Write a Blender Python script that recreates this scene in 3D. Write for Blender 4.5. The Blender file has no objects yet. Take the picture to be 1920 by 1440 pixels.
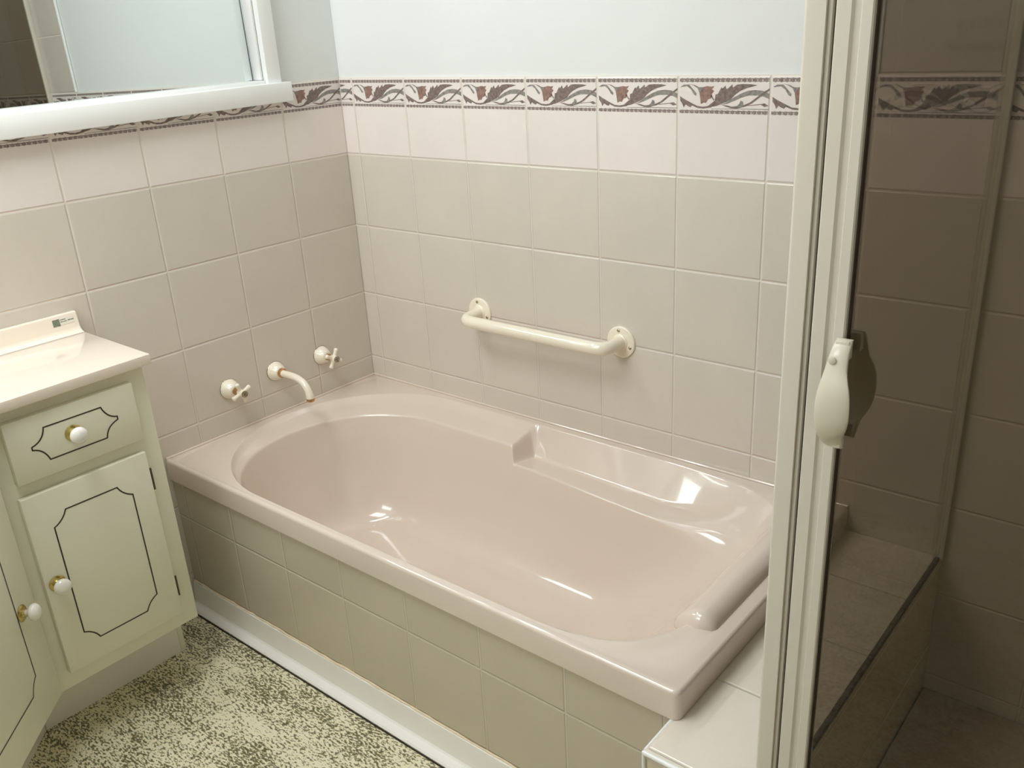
import bpy, bmesh, math, random
from mathutils import Vector, Matrix, geometry
PI = math.pi
random.seed(7)
sc = bpy.context.scene
col = sc.collection

# ------------------------------------------------------------------ camera
H = 1.295                       # height of the top of the wall tiles above the floor
cam_d = bpy.data.cameras.new('camera')
cam = bpy.data.objects.new('camera', cam_d); col.objects.link(cam); sc.camera = cam
cam_d.sensor_width = 36.0
cam_d.lens = 1687.37 / 1920 * 36.0
cam_d.shift_x = (960 - 987.242) / 1920
cam_d.shift_y = (742.193 - 720) / 1920
cam_d.clip_start = 0.02
def _n(v): return Vector(v).normalized()
rx = _n((0.7778876, 0.62660471, -0.04751228))
fw = _n((-0.59397234, 0.70847796, -0.38112444))
up = rx.cross(fw).normalized()
rx = fw.cross(up).normalized()
M = Matrix(((rx.x, up.x, -fw.x, 2.024), (rx.y, up.y, -fw.y, -1.6913), (rx.z, up.z, -fw.z, 0.1099 + H), (0, 0, 0, 1)))
cam.matrix_world = M

# ------------------------------------------------------------------ world, light, exposure
w = bpy.data.worlds.new('world'); sc.world = w; w.use_nodes = True
bg = w.node_tree.nodes['Background']; bg.inputs[0].default_value = (0.80, 0.90, 1.0, 1); bg.inputs[1].default_value = 0.6
FY = -2.32                                                     # wall behind the camera
CZ = H + 1.12                                                  # ceiling
SKY = dict(x0=0.35, x1=1.05, y0=-1.70, y1=-1.05)               # skylight opening in the ceiling
WIN = dict(x0=0.06, x1=1.10, z0=H + 0.48, z1=H + 1.09)         # window in the wall behind the camera
def area(name, sx, sy, energy, colr, loc, rot):
    d = bpy.data.lights.new(name, 'AREA'); d.shape = 'RECTANGLE'; d.size = sx; d.size_y = sy; d.energy = energy; d.color = colr
    o = bpy.data.objects.new(name, d); col.objects.link(o); o.location = loc; o.rotation_euler = rot; return o
area('skylight_daylight', SKY['x1'] - SKY['x0'], SKY['y1'] - SKY['y0'], 21.5, (1.0, 1.0, 1.0), ((SKY['x0'] + SKY['x1']) / 2, (SKY['y0'] + SKY['y1']) / 2, CZ + 0.045), (0, 0, 0))
area('window_daylight', WIN['x1'] - WIN['x0'], WIN['z1'] - WIN['z0'], 21.5, (1.0, 1.0, 1.0), ((WIN['x0'] + WIN['x1']) / 2, FY - 0.13, (WIN['z0'] + WIN['z1']) / 2), (PI / 2, 0, 0))
area('mirror_lamp_light', 0.08, 1.00, 6.5, (0.97, 0.99, 1.0), (0.115, -0.80, H + 0.985), (0, math.radians(-28), 0))
sc.view_settings.view_transform = 'Standard'; sc.view_settings.look = 'None'
sc.view_settings.gamma = 1.0; sc.view_settings.use_curve_mapping = False
sc.view_settings.exposure = 0.0
sc.cycles.use_denoising = True
sc.cycles.max_bounces = 10; sc.cycles.diffuse_bounces = 6; sc.cycles.glossy_bounces = 6
sc.cycles.transparent_max_bounces = 16
sc.cycles.caustics_reflective = False; sc.cycles.caustics_refractive = False

# ------------------------------------------------------------------ materials
def srgb(r, g, b):
    f = lambda c: (c / 255) / 12.92 if c / 255 <= 0.04045 else ((c / 255 + 0.055) / 1.055) ** 2.4
    return (f(r), f(g), f(b), 1)
def new_mat(name):
    m = bpy.data.materials.new(name); m.use_nodes = True
    nt = m.node_tree; return m, nt, nt.nodes['Principled BSDF']
def noise(nt, scale, detail=3, rough=0.5, vec=None):
    n = nt.nodes.new('ShaderNodeTexNoise'); n.inputs['Scale'].default_value = scale
    n.inputs['Detail'].default_value = detail; n.inputs['Roughness'].default_value = rough
    if vec is None:
        tc = nt.nodes.new('ShaderNodeTexCoord'); vec = tc.outputs['Object']
    nt.links.new(vec, n.inputs['Vector']); return n
def ramp(nt, fac, stops):
    r = nt.nodes.new('ShaderNodeValToRGB'); els = r.color_ramp.elements
    while len(els) < len(stops): els.new(0.5)
    for e, (p, c) in zip(els, stops): e.position = p; e.color = c
    nt.links.new(fac, r.inputs[0]); return r
def plain(name, c, rough=0.4, metal=0.0, coat=0.0, vary=0.03, scale=12, bump=0.0, bscale=150, spec=0.5):
    m, nt, b = new_mat(name)
    n = noise(nt, scale)
    lo_ = tuple(max(0, x * (1 - vary)) for x in c[:3]) + (1,); hi_ = tuple(min(1, x * (1 + vary)) for x in c[:3]) + (1,)
    r = ramp(nt, n.outputs[0], [(0.3, lo_), (0.7, hi_)]); nt.links.new(r.outputs[0], b.inputs['Base Color'])
    b.inputs['Roughness'].default_value = rough; b.inputs['Metallic'].default_value = metal
    b.inputs['Coat Weight'].default_value = coat; b.inputs['Coat Roughness'].default_value = 0.04
    b.inputs['Specular IOR Level'].default_value = spec
    if bump:
        n2 = noise(nt, bscale); bp = nt.nodes.new('ShaderNodeBump'); bp.inputs['Distance'].default_value = 0.002
        bp.inputs['Strength'].default_value = bump; nt.links.new(n2.outputs[0], bp.inputs['Height']); nt.links.new(bp.outputs[0], b.inputs['Normal'])
    return m
def mth(nt, op, a, b=None, c=None):
    n = nt.nodes.new('ShaderNodeMath'); n.operation = op
    for i, v in enumerate((a, b, c)):
        if v is None: continue
        if isinstance(v, (int, float)): n.inputs[i].default_value = v
        else: nt.links.new(v, n.inputs[i])
    return n.outputs[0]
def maprange(nt, v, a, b, c, d):
    n = nt.nodes.new('ShaderNodeMapRange'); n.interpolation_type = 'SMOOTHSTEP'
    nt.links.new(v, n.inputs['Value'])
    for k, x in zip(('From Min', 'From Max', 'To Min', 'To Max'), (a, b, c, d)): n.inputs[k].default_value = x
    return n.outputs['Result']
def tile_mat(name, ax, off, zoff=H, c_main=srgb(212, 205, 193), c_top=srgb(231, 223, 218), axv='Z', voff=None, grout=srgb(222, 212, 200), top_row=True, rough=0.16):
    """200 mm glazed tiles with pale grout, laid out in room coordinates"""
    m, nt, b = new_mat(name)
    tc = nt.nodes.new('ShaderNodeTexCoord'); sp = nt.nodes.new('ShaderNodeSeparateXYZ'); nt.links.new(tc.outputs['Object'], sp.inputs[0])
    u = mth(nt, 'DIVIDE', mth(nt, 'SUBTRACT', sp.outputs[ax], off), 0.2)
    v = mth(nt, 'DIVIDE', mth(nt, 'SUBTRACT', sp.outputs[axv], zoff if voff is None else voff), 0.2)
    du = mth(nt, 'MULTIPLY', mth(nt, 'PINGPONG', u, 0.5), 0.2); dv = mth(nt, 'MULTIPLY', mth(nt, 'PINGPONG', v, 0.5), 0.2)
    d = mth(nt, 'MINIMUM', du, dv)
    # one random value per tile
    cb = nt.nodes.new('ShaderNodeCombineXYZ'); nt.links.new(mth(nt, 'FLOOR', u), cb.inputs[0]); nt.links.new(mth(nt, 'FLOOR', v), cb.inputs[1])
    wn = nt.nodes.new('ShaderNodeTexWhiteNoise'); wn.noise_dimensions = '2D'; nt.links.new(cb.outputs[0], wn.inputs[0])
    n1 = noise(nt, 7, 3, 0.55, tc.outputs['Object']); n2 = noise(nt, 60, 2, 0.6, tc.outputs['Object'])
    k = mth(nt, 'ADD', mth(nt, 'MULTIPLY', n1.outputs[0], 0.10), mth(nt, 'ADD', mth(nt, 'MULTIPLY', n2.outputs[0], 0.03), mth(nt, 'MULTIPLY', wn.outputs[0], 0.035)))
    k = mth(nt, 'ADD', k, 0.915)
    mixr = nt.nodes.new('ShaderNodeMix'); mixr.data_type = 'RGBA'
    mixr.inputs['A'].default_value = c_main; mixr.inputs['B'].default_value = c_top
    if top_row:
        nt.links.new(mth(nt, 'GREATER_THAN', sp.outputs['Z'], H - 0.2), mixr.inputs['Factor'])
    else: mixr.inputs['Factor'].default_value = 0.0
    vm = nt.nodes.new('ShaderNodeVectorMath'); vm.operation = 'SCALE'; nt.links.new(mixr.outputs['Result'], vm.inputs[0]); nt.links.new(k, vm.inputs['Scale'])
    g = maprange(nt, d, 0.0010, 0.0020, 1.0, 0.0)
    mg = nt.nodes.new('ShaderNodeMix'); mg.data_type = 'RGBA'; nt.links.new(g, mg.inputs['Factor']); nt.links.new(vm.outputs[0], mg.inputs['A']); mg.inputs['B'].default_value = grout
    nt.links.new(mg.outputs['Result'], b.inputs['Base Color'])
    nt.links.new(maprange(nt, d, 0.0010, 0.0022, 0.75, rough), b.inputs['Roughness'])
    bp = nt.nodes.new('ShaderNodeBump'); bp.inputs['Distance'].default_value = 0.0016; bp.inputs['Strength'].default_value = 0.9
    h1 = maprange(nt, d, 0.0006, 0.0042, 0.0, 1.0)
    h = mth(nt, 'ADD', h1, mth(nt, 'MULTIPLY', n1.outputs[0], 0.35))
    nt.links.new(h, bp.inputs['Height']); nt.links.new(bp.outputs[0], b.inputs['Normal'])
    return m
M_paint = plain('wall_paint', srgb(224, 227, 225), 0.55, vary=0.012, scale=2.5, bump=0.10, bscale=220)
M_ceil = plain('ceiling_paint', srgb(238, 238, 233), 0.7, vary=0.01)
M_tile_back = tile_mat('tiles_back', 'X', 0.05)
M_tile_left = tile_mat('tiles_left', 'Y', -0.1994)
M_tile_room = tile_mat('tiles_room', 'X', 0.07)
M_tile_roomy = tile_mat('tiles_room_side', 'Y', 0.0)
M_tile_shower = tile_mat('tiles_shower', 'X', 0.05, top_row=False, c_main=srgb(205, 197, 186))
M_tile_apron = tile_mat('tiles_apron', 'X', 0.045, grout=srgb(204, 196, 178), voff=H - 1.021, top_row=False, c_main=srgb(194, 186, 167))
M_tile_ledge = tile_mat('tiles_ledge', 'Y', -0.578, axv='X', voff=1.664, top_row=False, c_main=srgb(228, 220, 206))
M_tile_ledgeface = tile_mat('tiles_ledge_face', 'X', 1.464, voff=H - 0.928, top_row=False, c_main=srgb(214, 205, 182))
M_decor = [plain('glaze_brown', srgb(126, 112, 106), 0.2, vary=0.34, scale=170),
           plain('glaze_rust', srgb(144, 116, 106), 0.2, vary=0.32, scale=110),
           plain('glaze_green_grey', srgb(140, 137, 132), 0.2, vary=0.32, scale=140),
           plain('glaze_bead', srgb(140, 127, 122), 0.2, vary=0.3, scale=160),
           plain('glaze_bead_pale', srgb(196, 188, 182), 0.2, vary=0.1, scale=90)]
M_bath = plain('bath_acrylic', srgb(219, 206, 193), 0.13, coat=0.6, vary=0.01, scale=3)
M_cream = plain('cream_paint', srgb(228, 226, 206), 0.38, vary=0.02, scale=5, bump=0.08, bscale=90)
M_kick = plain('kick_paint', srgb(236, 231, 220), 0.45, vary=0.02)
M_line = plain('painted_line', srgb(52, 40, 18), 0.45, vary=0.1)
M_gap = plain('dark_gap', srgb(48, 40, 30), 0.8)
M_hinge = plain('hinge_brown', srgb(88, 76, 54), 0.4, metal=0.6)
M_top = plain('moulded_marble', srgb(236, 225, 210), 0.12, coat=0.4, vary=0.015, scale=4)
M_knob = plain('white_porcelain', srgb(238, 236, 228), 0.1, coat=0.5, vary=0.01)
M_brass = plain('brass', srgb(196, 178, 110), 0.22, metal=0.9, vary=0.05)
M_gold = plain('gold_plate', srgb(205, 160, 112), 0.2, metal=0.9, vary=0.05)
M_tap = plain('cream_enamel', srgb(240, 232, 214), 0.14, coat=0.6, vary=0.01)
M_white = plain('white_gloss_paint', srgb(240, 242, 240), 0.3, vary=0.012, scale=6, bump=0.05, bscale=60)
M_skirt = plain('skirting_paint', srgb(238, 237, 232), 0.35, vary=0.015, bump=0.1, bscale=40)
M_caulk = plain('caulk', srgb(232, 216, 188), 0.6, vary=0.08, scale=40, bump=0.5, bscale=120)
M_frame = plain('ivory_powder_coat', srgb(212, 206, 193), 0.22, vary=0.01)
M_frame_dk = plain('channel_shadow_seal', srgb(70, 60, 48), 0.6)
M_handle = plain('ivory_plastic', srgb(212, 206, 188), 0.28, coat=0.3, vary=0.01)
M_screw = plain('screw_steel', srgb(170, 160, 140), 0.25, metal=0.9)
M_chrome = plain('cap_chrome', srgb(170, 160, 142), 0.2, metal=0.9)
M_tray = plain('shower_base', srgb(190, 176, 160), 0.3)
M_green = plain('label_green', srgb(120, 132, 108), 0.5, vary=0.35, scale=900)
M_ink = plain('label_ink', srgb(100, 96, 84), 0.5, vary=0.2, scale=900)
M_label = plain('label_white', srgb(226, 226, 214), 0.35)
# mirror
M_mirror, nt, b = new_mat('mirror_silver'); b.inputs['Base Color'].default_value = (0.80, 0.86, 0.85, 1); b.inputs['Metallic'].default_value = 1; b.inputs['Roughness'].default_value = 0.01
def tinted(name, c, fac=0.06):
    m = bpy.data.materials.new(name); m.use_nodes = True; nt = m.node_tree; nt.nodes.clear()
    o = nt.nodes.new('ShaderNodeOutputMaterial'); t = nt.nodes.new('ShaderNodeBsdfTransparent'); t.inputs[0].default_value = c
    g = nt.nodes.new('ShaderNodeBsdfGlossy'); g.inputs['Roughness'].default_value = 0.02
    f = nt.nodes.new('ShaderNodeFresnel'); f.inputs[0].default_value = 1.45
    mx = nt.nodes.new('ShaderNodeMixShader')
    ge = nt.nodes.new('ShaderNodeNewGeometry')      # reflect on the outer face only, a thin pane does not trap light
    nt.links.new(mth(nt, 'MULTIPLY', f.outputs[0], mth(nt, 'SUBTRACT', 1.0, ge.outputs['Backfacing'])), mx.inputs[0]); nt.links.new(t.outputs[0], mx.inputs[1]); nt.links.new(g.outputs[0], mx.inputs[2]); nt.links.new(mx.outputs[0], o.inputs[0]); return m
M_glass = tinted('bronze_tinted_glass', (0.69, 0.66, 0.62, 1))    # two faces per pane
M_clear = tinted('window_glass', (0.97, 0.98, 0.98, 1))
# speckled vinyl floor
M_floor, nt, b = new_mat('speckled_vinyl')
tc = nt.nodes.new('ShaderNodeTexCoord'); mp = nt.nodes.new('ShaderNodeMapping'); nt.links.new(tc.outputs['Object'], mp.inputs[0]); mp.inputs['Scale'].default_value = (0.55, 1.25, 1)
mp.inputs['Rotation'].default_value = (0, 0, 0.12)
nA = noise(nt, 185, 3, 0.6, mp.outputs[0]); nB = noise(nt, 9, 5, 0.72, mp.outputs[0]); nC = noise(nt, 38, 3, 0.6, mp.outputs[0])
k = mth(nt, 'ADD', nA.outputs[0], mth(nt, 'ADD', mth(nt, 'MULTIPLY', mth(nt, 'SUBTRACT', nB.outputs[0], 0.5), 0.42), mth(nt, 'MULTIPLY', mth(nt, 'SUBTRACT', nC.outputs[0], 0.5), 0.28)))
r = ramp(nt, k, [(0.49, srgb(232, 225, 197)), (0.52, srgb(184, 178, 146)), (0.56, srgb(128, 122, 92)), (0.66, srgb(92, 86, 56))])
nt.links.new(r.outputs[0], b.inputs['Base Color']); b.inputs['Roughness'].default_value = 0.42
bp = nt.nodes.new('ShaderNodeBump'); bp.inputs['Distance'].default_value = 0.001; bp.inputs['Strength'].default_value = 0.3; nt.links.new(nA.outputs[0], bp.inputs['Height']); nt.links.new(bp.outputs[0], b.inputs['Normal'])

# ------------------------------------------------------------------ mesh helpers
def bx(bm, x0, x1, y0, y1, z0, z1, bev=0.0, seg=2, mi=0):
    vs = [bm.verts.new(p) for p in ((x0, y0, z0), (x1, y0, z0), (x1, y1, z0), (x0, y1, z0), (x0, y0, z1), (x1, y0, z1), (x1, y1, z1), (x0, y1, z1))]
    fs = [bm.faces.new([vs[i] for i in f]) for f in ((3, 2, 1, 0), (4, 5, 6, 7), (0, 1, 5, 4), (1, 2, 6, 5), (2, 3, 7, 6), (3, 0, 4, 7))]
    for f in fs: f.material_index = mi
    if bev:
        es = {e for f in fs for e in f.edges}
        r = bmesh.ops.bevel(bm, geom=list(es), offset=bev, segments=seg, profile=0.5, affect='EDGES')
        for f in r['faces']: f.material_index = mi
    return vs
def prism(bm, poly, z0, z1, bev=0.0, mi=0, axis='z', seg=2):
    """extrude a 2D outline; axis z: (x,y); axis y: outline (x,z) from y=z0..z1; axis x: outline (y,z)"""
    def P(a, t):
        return {'z': (a[0], a[1], t), 'y': (a[0], t, a[1]), 'x': (t, a[0], a[1])}[axis]
    lo_ = [bm.verts.new(P(a, z0)) for a in poly]; hi_ = [bm.verts.new(P(a, z1)) for a in poly]; n = len(poly)
    fs = [bm.faces.new(lo_), bm.faces.new(hi_)] + [bm.faces.new((lo_[i], lo_[(i + 1) % n], hi_[(i + 1) % n], hi_[i])) for i in range(n)]
    for f in fs: f.material_index = mi
    bmesh.ops.recalc_face_normals(bm, faces=fs)
    if bev:
        es = {e for f in fs for e in f.edges}
        r = bmesh.ops.bevel(bm, geom=list(es), offset=bev, segments=seg, profile=0.5, affect='EDGES')
        for f in r['faces']: f.material_index = mi
def tube(bm, pts, rad, seg=20, caps=True, mi=0):
    pts = [Vector(p) for p in pts]; rings = []
    t = (pts[1] - pts[0]).normalized(); a = t.orthogonal().normalized()
    for i, p in enumerate(pts):
        t2 = ((pts[min(i + 1, len(pts) - 1)] - pts[max(i - 1, 0)])).normalized()
        a = (a - t2 * a.dot(t2)).normalized(); b_ = t2.cross(a)
        r = rad[i] if isinstance(rad, (list, tuple)) else rad
        rings.append([bm.verts.new(p + a * math.cos(2 * PI * k / seg) * r + b_ * math.sin(2 * PI * k / seg) * r) for k in range(seg)])
    fs = []
    for A, B in zip(rings, rings[1:]):
        for k in range(seg): fs.append(bm.faces.new((A[k], A[(k + 1) % seg], B[(k + 1) % seg], B[k])))
    if caps: fs.append(bm.faces.new(rings[0][::-1])); fs.append(bm.faces.new(rings[-1]))
    for f in fs: f.material_index = mi
def lathe(bm, prof, origin, axis, seg=40, mi=0):
    """prof = [(distance along axis, radius)]"""
    origin = Vector(origin); ax = Vector(axis).normalized(); a = ax.orthogonal().normalized(); b_ = ax.cross(a)
    rings = []
    for d, r in prof:
        r = max(r, 1e-5)
        rings.append([bm.verts.new(origin + ax * d + a * math.cos(2 * PI * k / seg) * r + b_ * math.sin(2 * PI * k / seg) * r) for k in range(seg)])
    for A, B in zip(rings, rings[1:]):
        for k in range(seg): bm.faces.new((A[k], A[(k + 1) % seg], B[(k + 1) % seg], B[k])).material_index = mi
    bm.faces.new(rings[0][::-1]).material_index = mi; bm.faces.new(rings[-1]).material_index = mi
def obj(name, bm, mats, parent=None, smooth=True, ang=35, loc=None):
    me = bpy.data.meshes.new(name); bmesh.ops.recalc_face_normals(bm, faces=bm.faces[:]) if loc != 'keep' else None
    bm.to_mesh(me); bm.free()
    for m in (mats if isinstance(mats, (list, tuple)) else [mats]): me.materials.append(m)
    if smooth:
        me.polygons.foreach_set('use_smooth', [True] * len(me.polygons)); me.set_sharp_from_angle(angle=math.radians(ang))
    o = bpy.data.objects.new(name, me); col.objects.link(o)
    if parent:
        o.parent = parent; o.matrix_parent_inverse = Matrix.Translation(-world_loc(parent))
    return o
def world_loc(o):
    v = Vector(o.location)
    while o.parent:
        v = v + o.matrix_parent_inverse.to_translation() + o.parent.location; o = o.parent
    return v
def thing(name, label, cat, loc, group=None):
    o = bpy.data.objects.new(name, None); col.objects.link(o); o.location = loc; o.empty_display_size = 0.05
    o['label'] = label; o['category'] = cat
    if group: o['group'] = group
    return o
def tag(o, label, cat, group=None):
    o['label'] = label; o['category'] = cat
    if group: o['group'] = group
    return o
def struct(name, bm, mats, smooth=False):
    o = obj(name, bm, mats, smooth=smooth); o['kind'] = 'structure'; return o

# ------------------------------------------------------------------ room shell
RX = 2.56                                    # right wall
TT = 0.005                                   # tile thickness over the painted wall
bm = bmesh.new(); bx(bm, -0.1, RX + 0.1, FY - 0.1, 0.1, -0.06, 0.0); struct('floor', bm, M_floor)
x0, x1, y0, y1 = SKY['x0'], SKY['x1'], SKY['y0'], SKY['y1']
bm = bmesh.new()
for a in ((-0.1, x0, FY - 0.1, 0.1), (x1, RX + 0.1, FY - 0.1, 0.1), (x0, x1, FY - 0.1, y0), (x0, x1, y1, 0.1)): bx(bm, *a, CZ, CZ + 0.06)
struct('ceiling', bm, M_ceil)

DECOR = dict(
 leaf=(0, [(74,-60.0),(82,-53.9),(83,-47.9),(84,-36.1),(89,-35.1),(93,-28.2),(97,-22.3),(99,-25.3),(105,-18.9),(107,-25.2),(110,-25.2),(120,-17.0),(121,-23.3),(130,-17.5),(144,-16.5),(161,-17.0),(173,-18.6),(163,-21.3),(150,-24.2),(136,-30.0),(126,-36.8),(118,-44.7),(109,-49.6),(98,-53.7),(87,-57.8)]),
 flower=(1, [(47,-25.4),(56,-22.4),(65,-20.4),(74,-21.4),(81,-20.4),(76,-26.3),(81,-29.7),(76,-35.2),(77,-38.1),(74,-44.1),(68,-45.1),(63,-52.6),(59,-51.2),(52,-54.3),(50,-42.3)]),
 leaflet=(2, [(5,-21.7),(13,-17.4),(25,-17.4),(33,-25.4),(42,-34.3),(41,-38.8),(36,-36.4),(29,-26.4),(20,-20.4),(7,-22.3)]),
 stalk=(2, [(25,-16.5),(37,-17.9),(47,-22.4),(56,-22.4),(51,-29.3),(48,-32.3),(44,-24.4),(33,-18.4)]),
 vinelow=(0, [(4,-39.6),(13,-44.6),(28,-51.5),(44,-58.4),(57,-59.7),(68,-58.1),(82,-48.0),(84,-51.9),(75,-60.9),(59,-63.2),(45,-62.4),(32,-57.5),(29,-61.1),(22,-58.7),(18,-55.7),(16,-57.7),(13,-61.8),(10,-54.8),(5,-48.7)]),
 thick=(2, [(94,-56.7),(109,-50.6),(120,-43.7),(137,-34.8),(153,-29.0),(169,-27.5),(184,-28.8),(198,-34.5),(198,-44.0),(186,-39.3),(173,-37.5),(155,-37.6),(140,-41.6),(126,-47.5),(112,-52.6)]),
 thin=(0, [(198,-24.1),(198,-27.9),(186,-36.4),(175,-43.2),(163,-52.0),(149,-58.0),(132,-62.1),(119,-61.8),(105,-58.1),(98,-55.7),(110,-56.5),(121,-58.8),(132,-57.7),(147,-55.1),(159,-50.1),(173,-40.3),(185,-31.7)]),
 hook=(2, [(130,-58.2),(136,-53.3),(139,-46.9),(144,-49.3),(145,-57.0),(137,-60.1)]),
 bud=(0, [(154,-55.8),(181,-53.2),(189,-51.7),(197,-56.3),(189,-58.4),(181,-54.6),(154,-56.9)]),
 link=(2, [(73,-39.1),(76,-38.1),(83,-46.0),(80,-48.0)]),
 rule=(2, [(75,-63.1),(132,-62.3),(198,-62.3),(198,-63.5),(132,-63.3),(75,-63.9)]))
def decor_faces():
    """(layer, material, 2D points in metres) of one 200 mm border tile"""
    out = []
    for i, (k, (mi, pts)) in enumerate(DECOR.items()):
        out.append((i % 4, mi, [(x / 1000, z / 1000) for x, z in pts]))
    rnd = random.Random(3)
    for (za, zb) in ((-5.0, -13.2), (-65.6, -73.0)):
        zc, hh = (za + zb) / 2, (za - zb) / 2
        out.append((0, 3, [(0.0035, (zc + hh * .74) / 1000), (0.1965, (zc + hh * .74) / 1000), (0.1965, (zc - hh * .74) / 1000), (0.0035, (zc - hh * .74) / 1000)]))
        n = 17
        for j in range(n):
            cx = 9.5 + j * (181 / (n - 1)) + rnd.uniform(-1, 1); rr = 5.0
            out.append((1, 3, [((cx + rr * math.cos(t * PI / 4)) / 1000, (zc + hh * math.sin(t * PI / 4)) / 1000) for t in range(8)]))
            cx += 2.2
            out.append((2, 4, [((cx + 2.6 + 1.7 * math.cos(t * PI / 3)) / 1000, (zc - 0.6 + 1.9 * math.sin(t * PI / 3)) / 1000) for t in range(6)]))
    return out
DF = decor_faces()
def decorate(bm, place, u0, clip=None):
    """place(u, z, lift) -> 3D point; clip = (umin, umax) inside the tile"""
    cmin, cmax = clip or (0, 0.2)
    for lay, mi, pts in DF:
        poly = pts
        for side, lim in ((0, cmin), (1, cmax)):     # clip in u
            new = []
            for a, b_ in zip(poly, poly[1:] + poly[:1]):
                ia = a[0] >= lim if side == 0 else a[0] <= lim; ib = b_[0] >= lim if side == 0 else b_[0] <= lim
                if ia: new.append(a)
                if ia != ib:
                    t = (lim - a[0]) / (b_[0] - a[0]); new.append((lim, a[1] + t * (b_[1] - a[1])))
            poly = new
            if len(poly) < 3: break
        if len(poly) < 3: continue
        vs = [bm.verts.new(place(u0 + x, H + z, 0.00025 + lay * 0.00008)) for x, z in poly]
        for tri in geometry.tessellate_polygon([[Vector((x, z, 0)) for x, z in poly]]):
            try: bm.faces.new([vs[i] for i in tri]).material_index = 2 + mi
            except ValueError: pass

# back wall: painted plaster with a tiled lower part, fully tiled inside the shower
bm = bmesh.new()
bx(bm, -0.1, RX + 0.1, TT, 0.1, 0, CZ, mi=0)
bx(bm, 0, 1.447, 0, TT, 0, H, mi=1)
nb = len(bm.faces)
back_decor = bmesh.new()
wb = bm
for f in wb.faces: f.normal_update()
decorate(wb, lambda u, z, l: (u, -l, z), -0.15, (0.1520, 0.2))
for k_ in range(0, 8): decorate(wb, lambda u, z, l: (u, -l, z), 0.05 + 0.2 * k_)
decorate(wb, lambda u, z, l: (u, -l, z), 1.65)
for k_ in range(9, 12): decorate(wb, lambda u, z, l: (u, -l, z), 0.05 + 0.2 * k_)
bx(wb, 1.447, RX, 0, TT, 0, H, mi=1)
bx(wb, 1.447, RX, 0, TT, H, CZ, mi=7)
back_decor.free()
struct('wall_back', wb, [M_paint, M_tile_back] + M_decor + [M_tile_shower])
bm = bmesh.new(); bx(bm, 1.440, 1.452, -0.004, 0.004, H, CZ - 0.002, 0.0025, 3); struct('trim_1', bm, M_white, True)

# left wall, with the mirror recess and the window opening
MY0, MY1, MZ0, MZ1 = -1.32, -0.246, H - 0.03, H + 0.86
bm = bmesh.new()
def lw(y0, y1, z0, z1):
    bx(bm, -0.1, -TT, y0, y1, z0, z1, mi=0)
lw(FY - 0.1, MY0, 0, CZ); lw(MY0, MY1, 0, MZ0); lw(MY0, MY1, MZ1, CZ); lw(MY1, TT - 0.0002, 0, CZ)
bx(bm, -0.1, -0.06, MY0, MY1, MZ0, MZ1, mi=0)
bx(bm, -TT, 0, MY1, 0.0, 0, H, mi=1); bx(bm, -TT, 0, MY0, MY1, 0, MZ0, mi=1); bx(bm, -TT, 0, FY, MY0, 0, H, mi=1)
for k_ in range(0, 6): decorate(bm, lambda u, z, l: (l, u, z), -0.3994 - 0.2 * k_) if k_ != 4 else None
decorate(bm, lambda u, z, l: (l, u, z), -0.1994, (0, 0.1975))
struct('wall_left', bm, [M_paint, M_tile_left] + M_decor)
# right wall and wall behind the camera
bm = bmesh.new(); bx(bm, RX + TT, RX + 0.1, FY - 0.1, 0.1, 0, CZ, mi=0); bx(bm, RX, RX + TT, FY, 0, 0, H, mi=1)
bx(bm, RX, RX + TT, -0.80, 0, H, CZ, mi=1)
struct('wall_right', bm, [M_paint, M_tile_roomy])
bm = bmesh.new(); a0, a1, z0, z1 = WIN['x0'], WIN['x1'], WIN['z0'], WIN['z1']
for a in ((-0.1, a0, 0, CZ), (a1, RX + 0.1, 0, CZ), (a0, a1, 0, z0), (a0, a1, z1, CZ)): bx(bm, a[0], a[1], FY - 0.1, FY - TT, a[2], a[3], mi=0)
bx(bm, 0, RX, FY - TT, FY, 0, H, mi=1)
struct('wall_front', bm, [M_paint, M_tile_room])
bm = bmesh.new()
for a in ((a0, a0 + .04, z0, z1), (a1 - .04, a1, z0, z1), (a0 + .04, a1 - .04, z0, z0 + .04), (a0 + .04, a1 - .04, z1 - .04, z1)):
    bx(bm, a[0], a[1], FY - 0.09, FY + 0.012, a[2], a[3], 0.003)
bx(bm, (a0 + a1) / 2 - .016, (a0 + a1) / 2 + .016, FY - 0.075, FY - 0.035, z0 + .04, z1 - .04, 0.003)
wn_ = struct('window_2', bm, M_white, True)
bm = bmesh.new(); bx(bm, a0 + .03, a1 - .03, FY - 0.058, FY - 0.054, z0 + .03, z1 - .03)
obj('window_pane', bm, M_clear, wn_, smooth=False)
# skylight frame and pane
bm = bmesh.new()
for a in ((x0, x0 + .03, y0, y1), (x1 - .03, x1, y0, y1), (x0 + .03, x1 - .03, y0, y0 + .03), (x0 + .03, x1 - .03, y1 - .03, y1)):
    bx(bm, *a, CZ - 0.012, CZ + 0.03, 0.003)
wn_ = struct('window_1', bm, M_white, True)
bm = bmesh.new(); bx(bm, x0 + .02, x1 - .02, y0 + .02, y1 - .02, CZ + 0.012, CZ + 0.016)
obj('window_pane', bm, M_clear, wn_, smooth=False)

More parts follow.
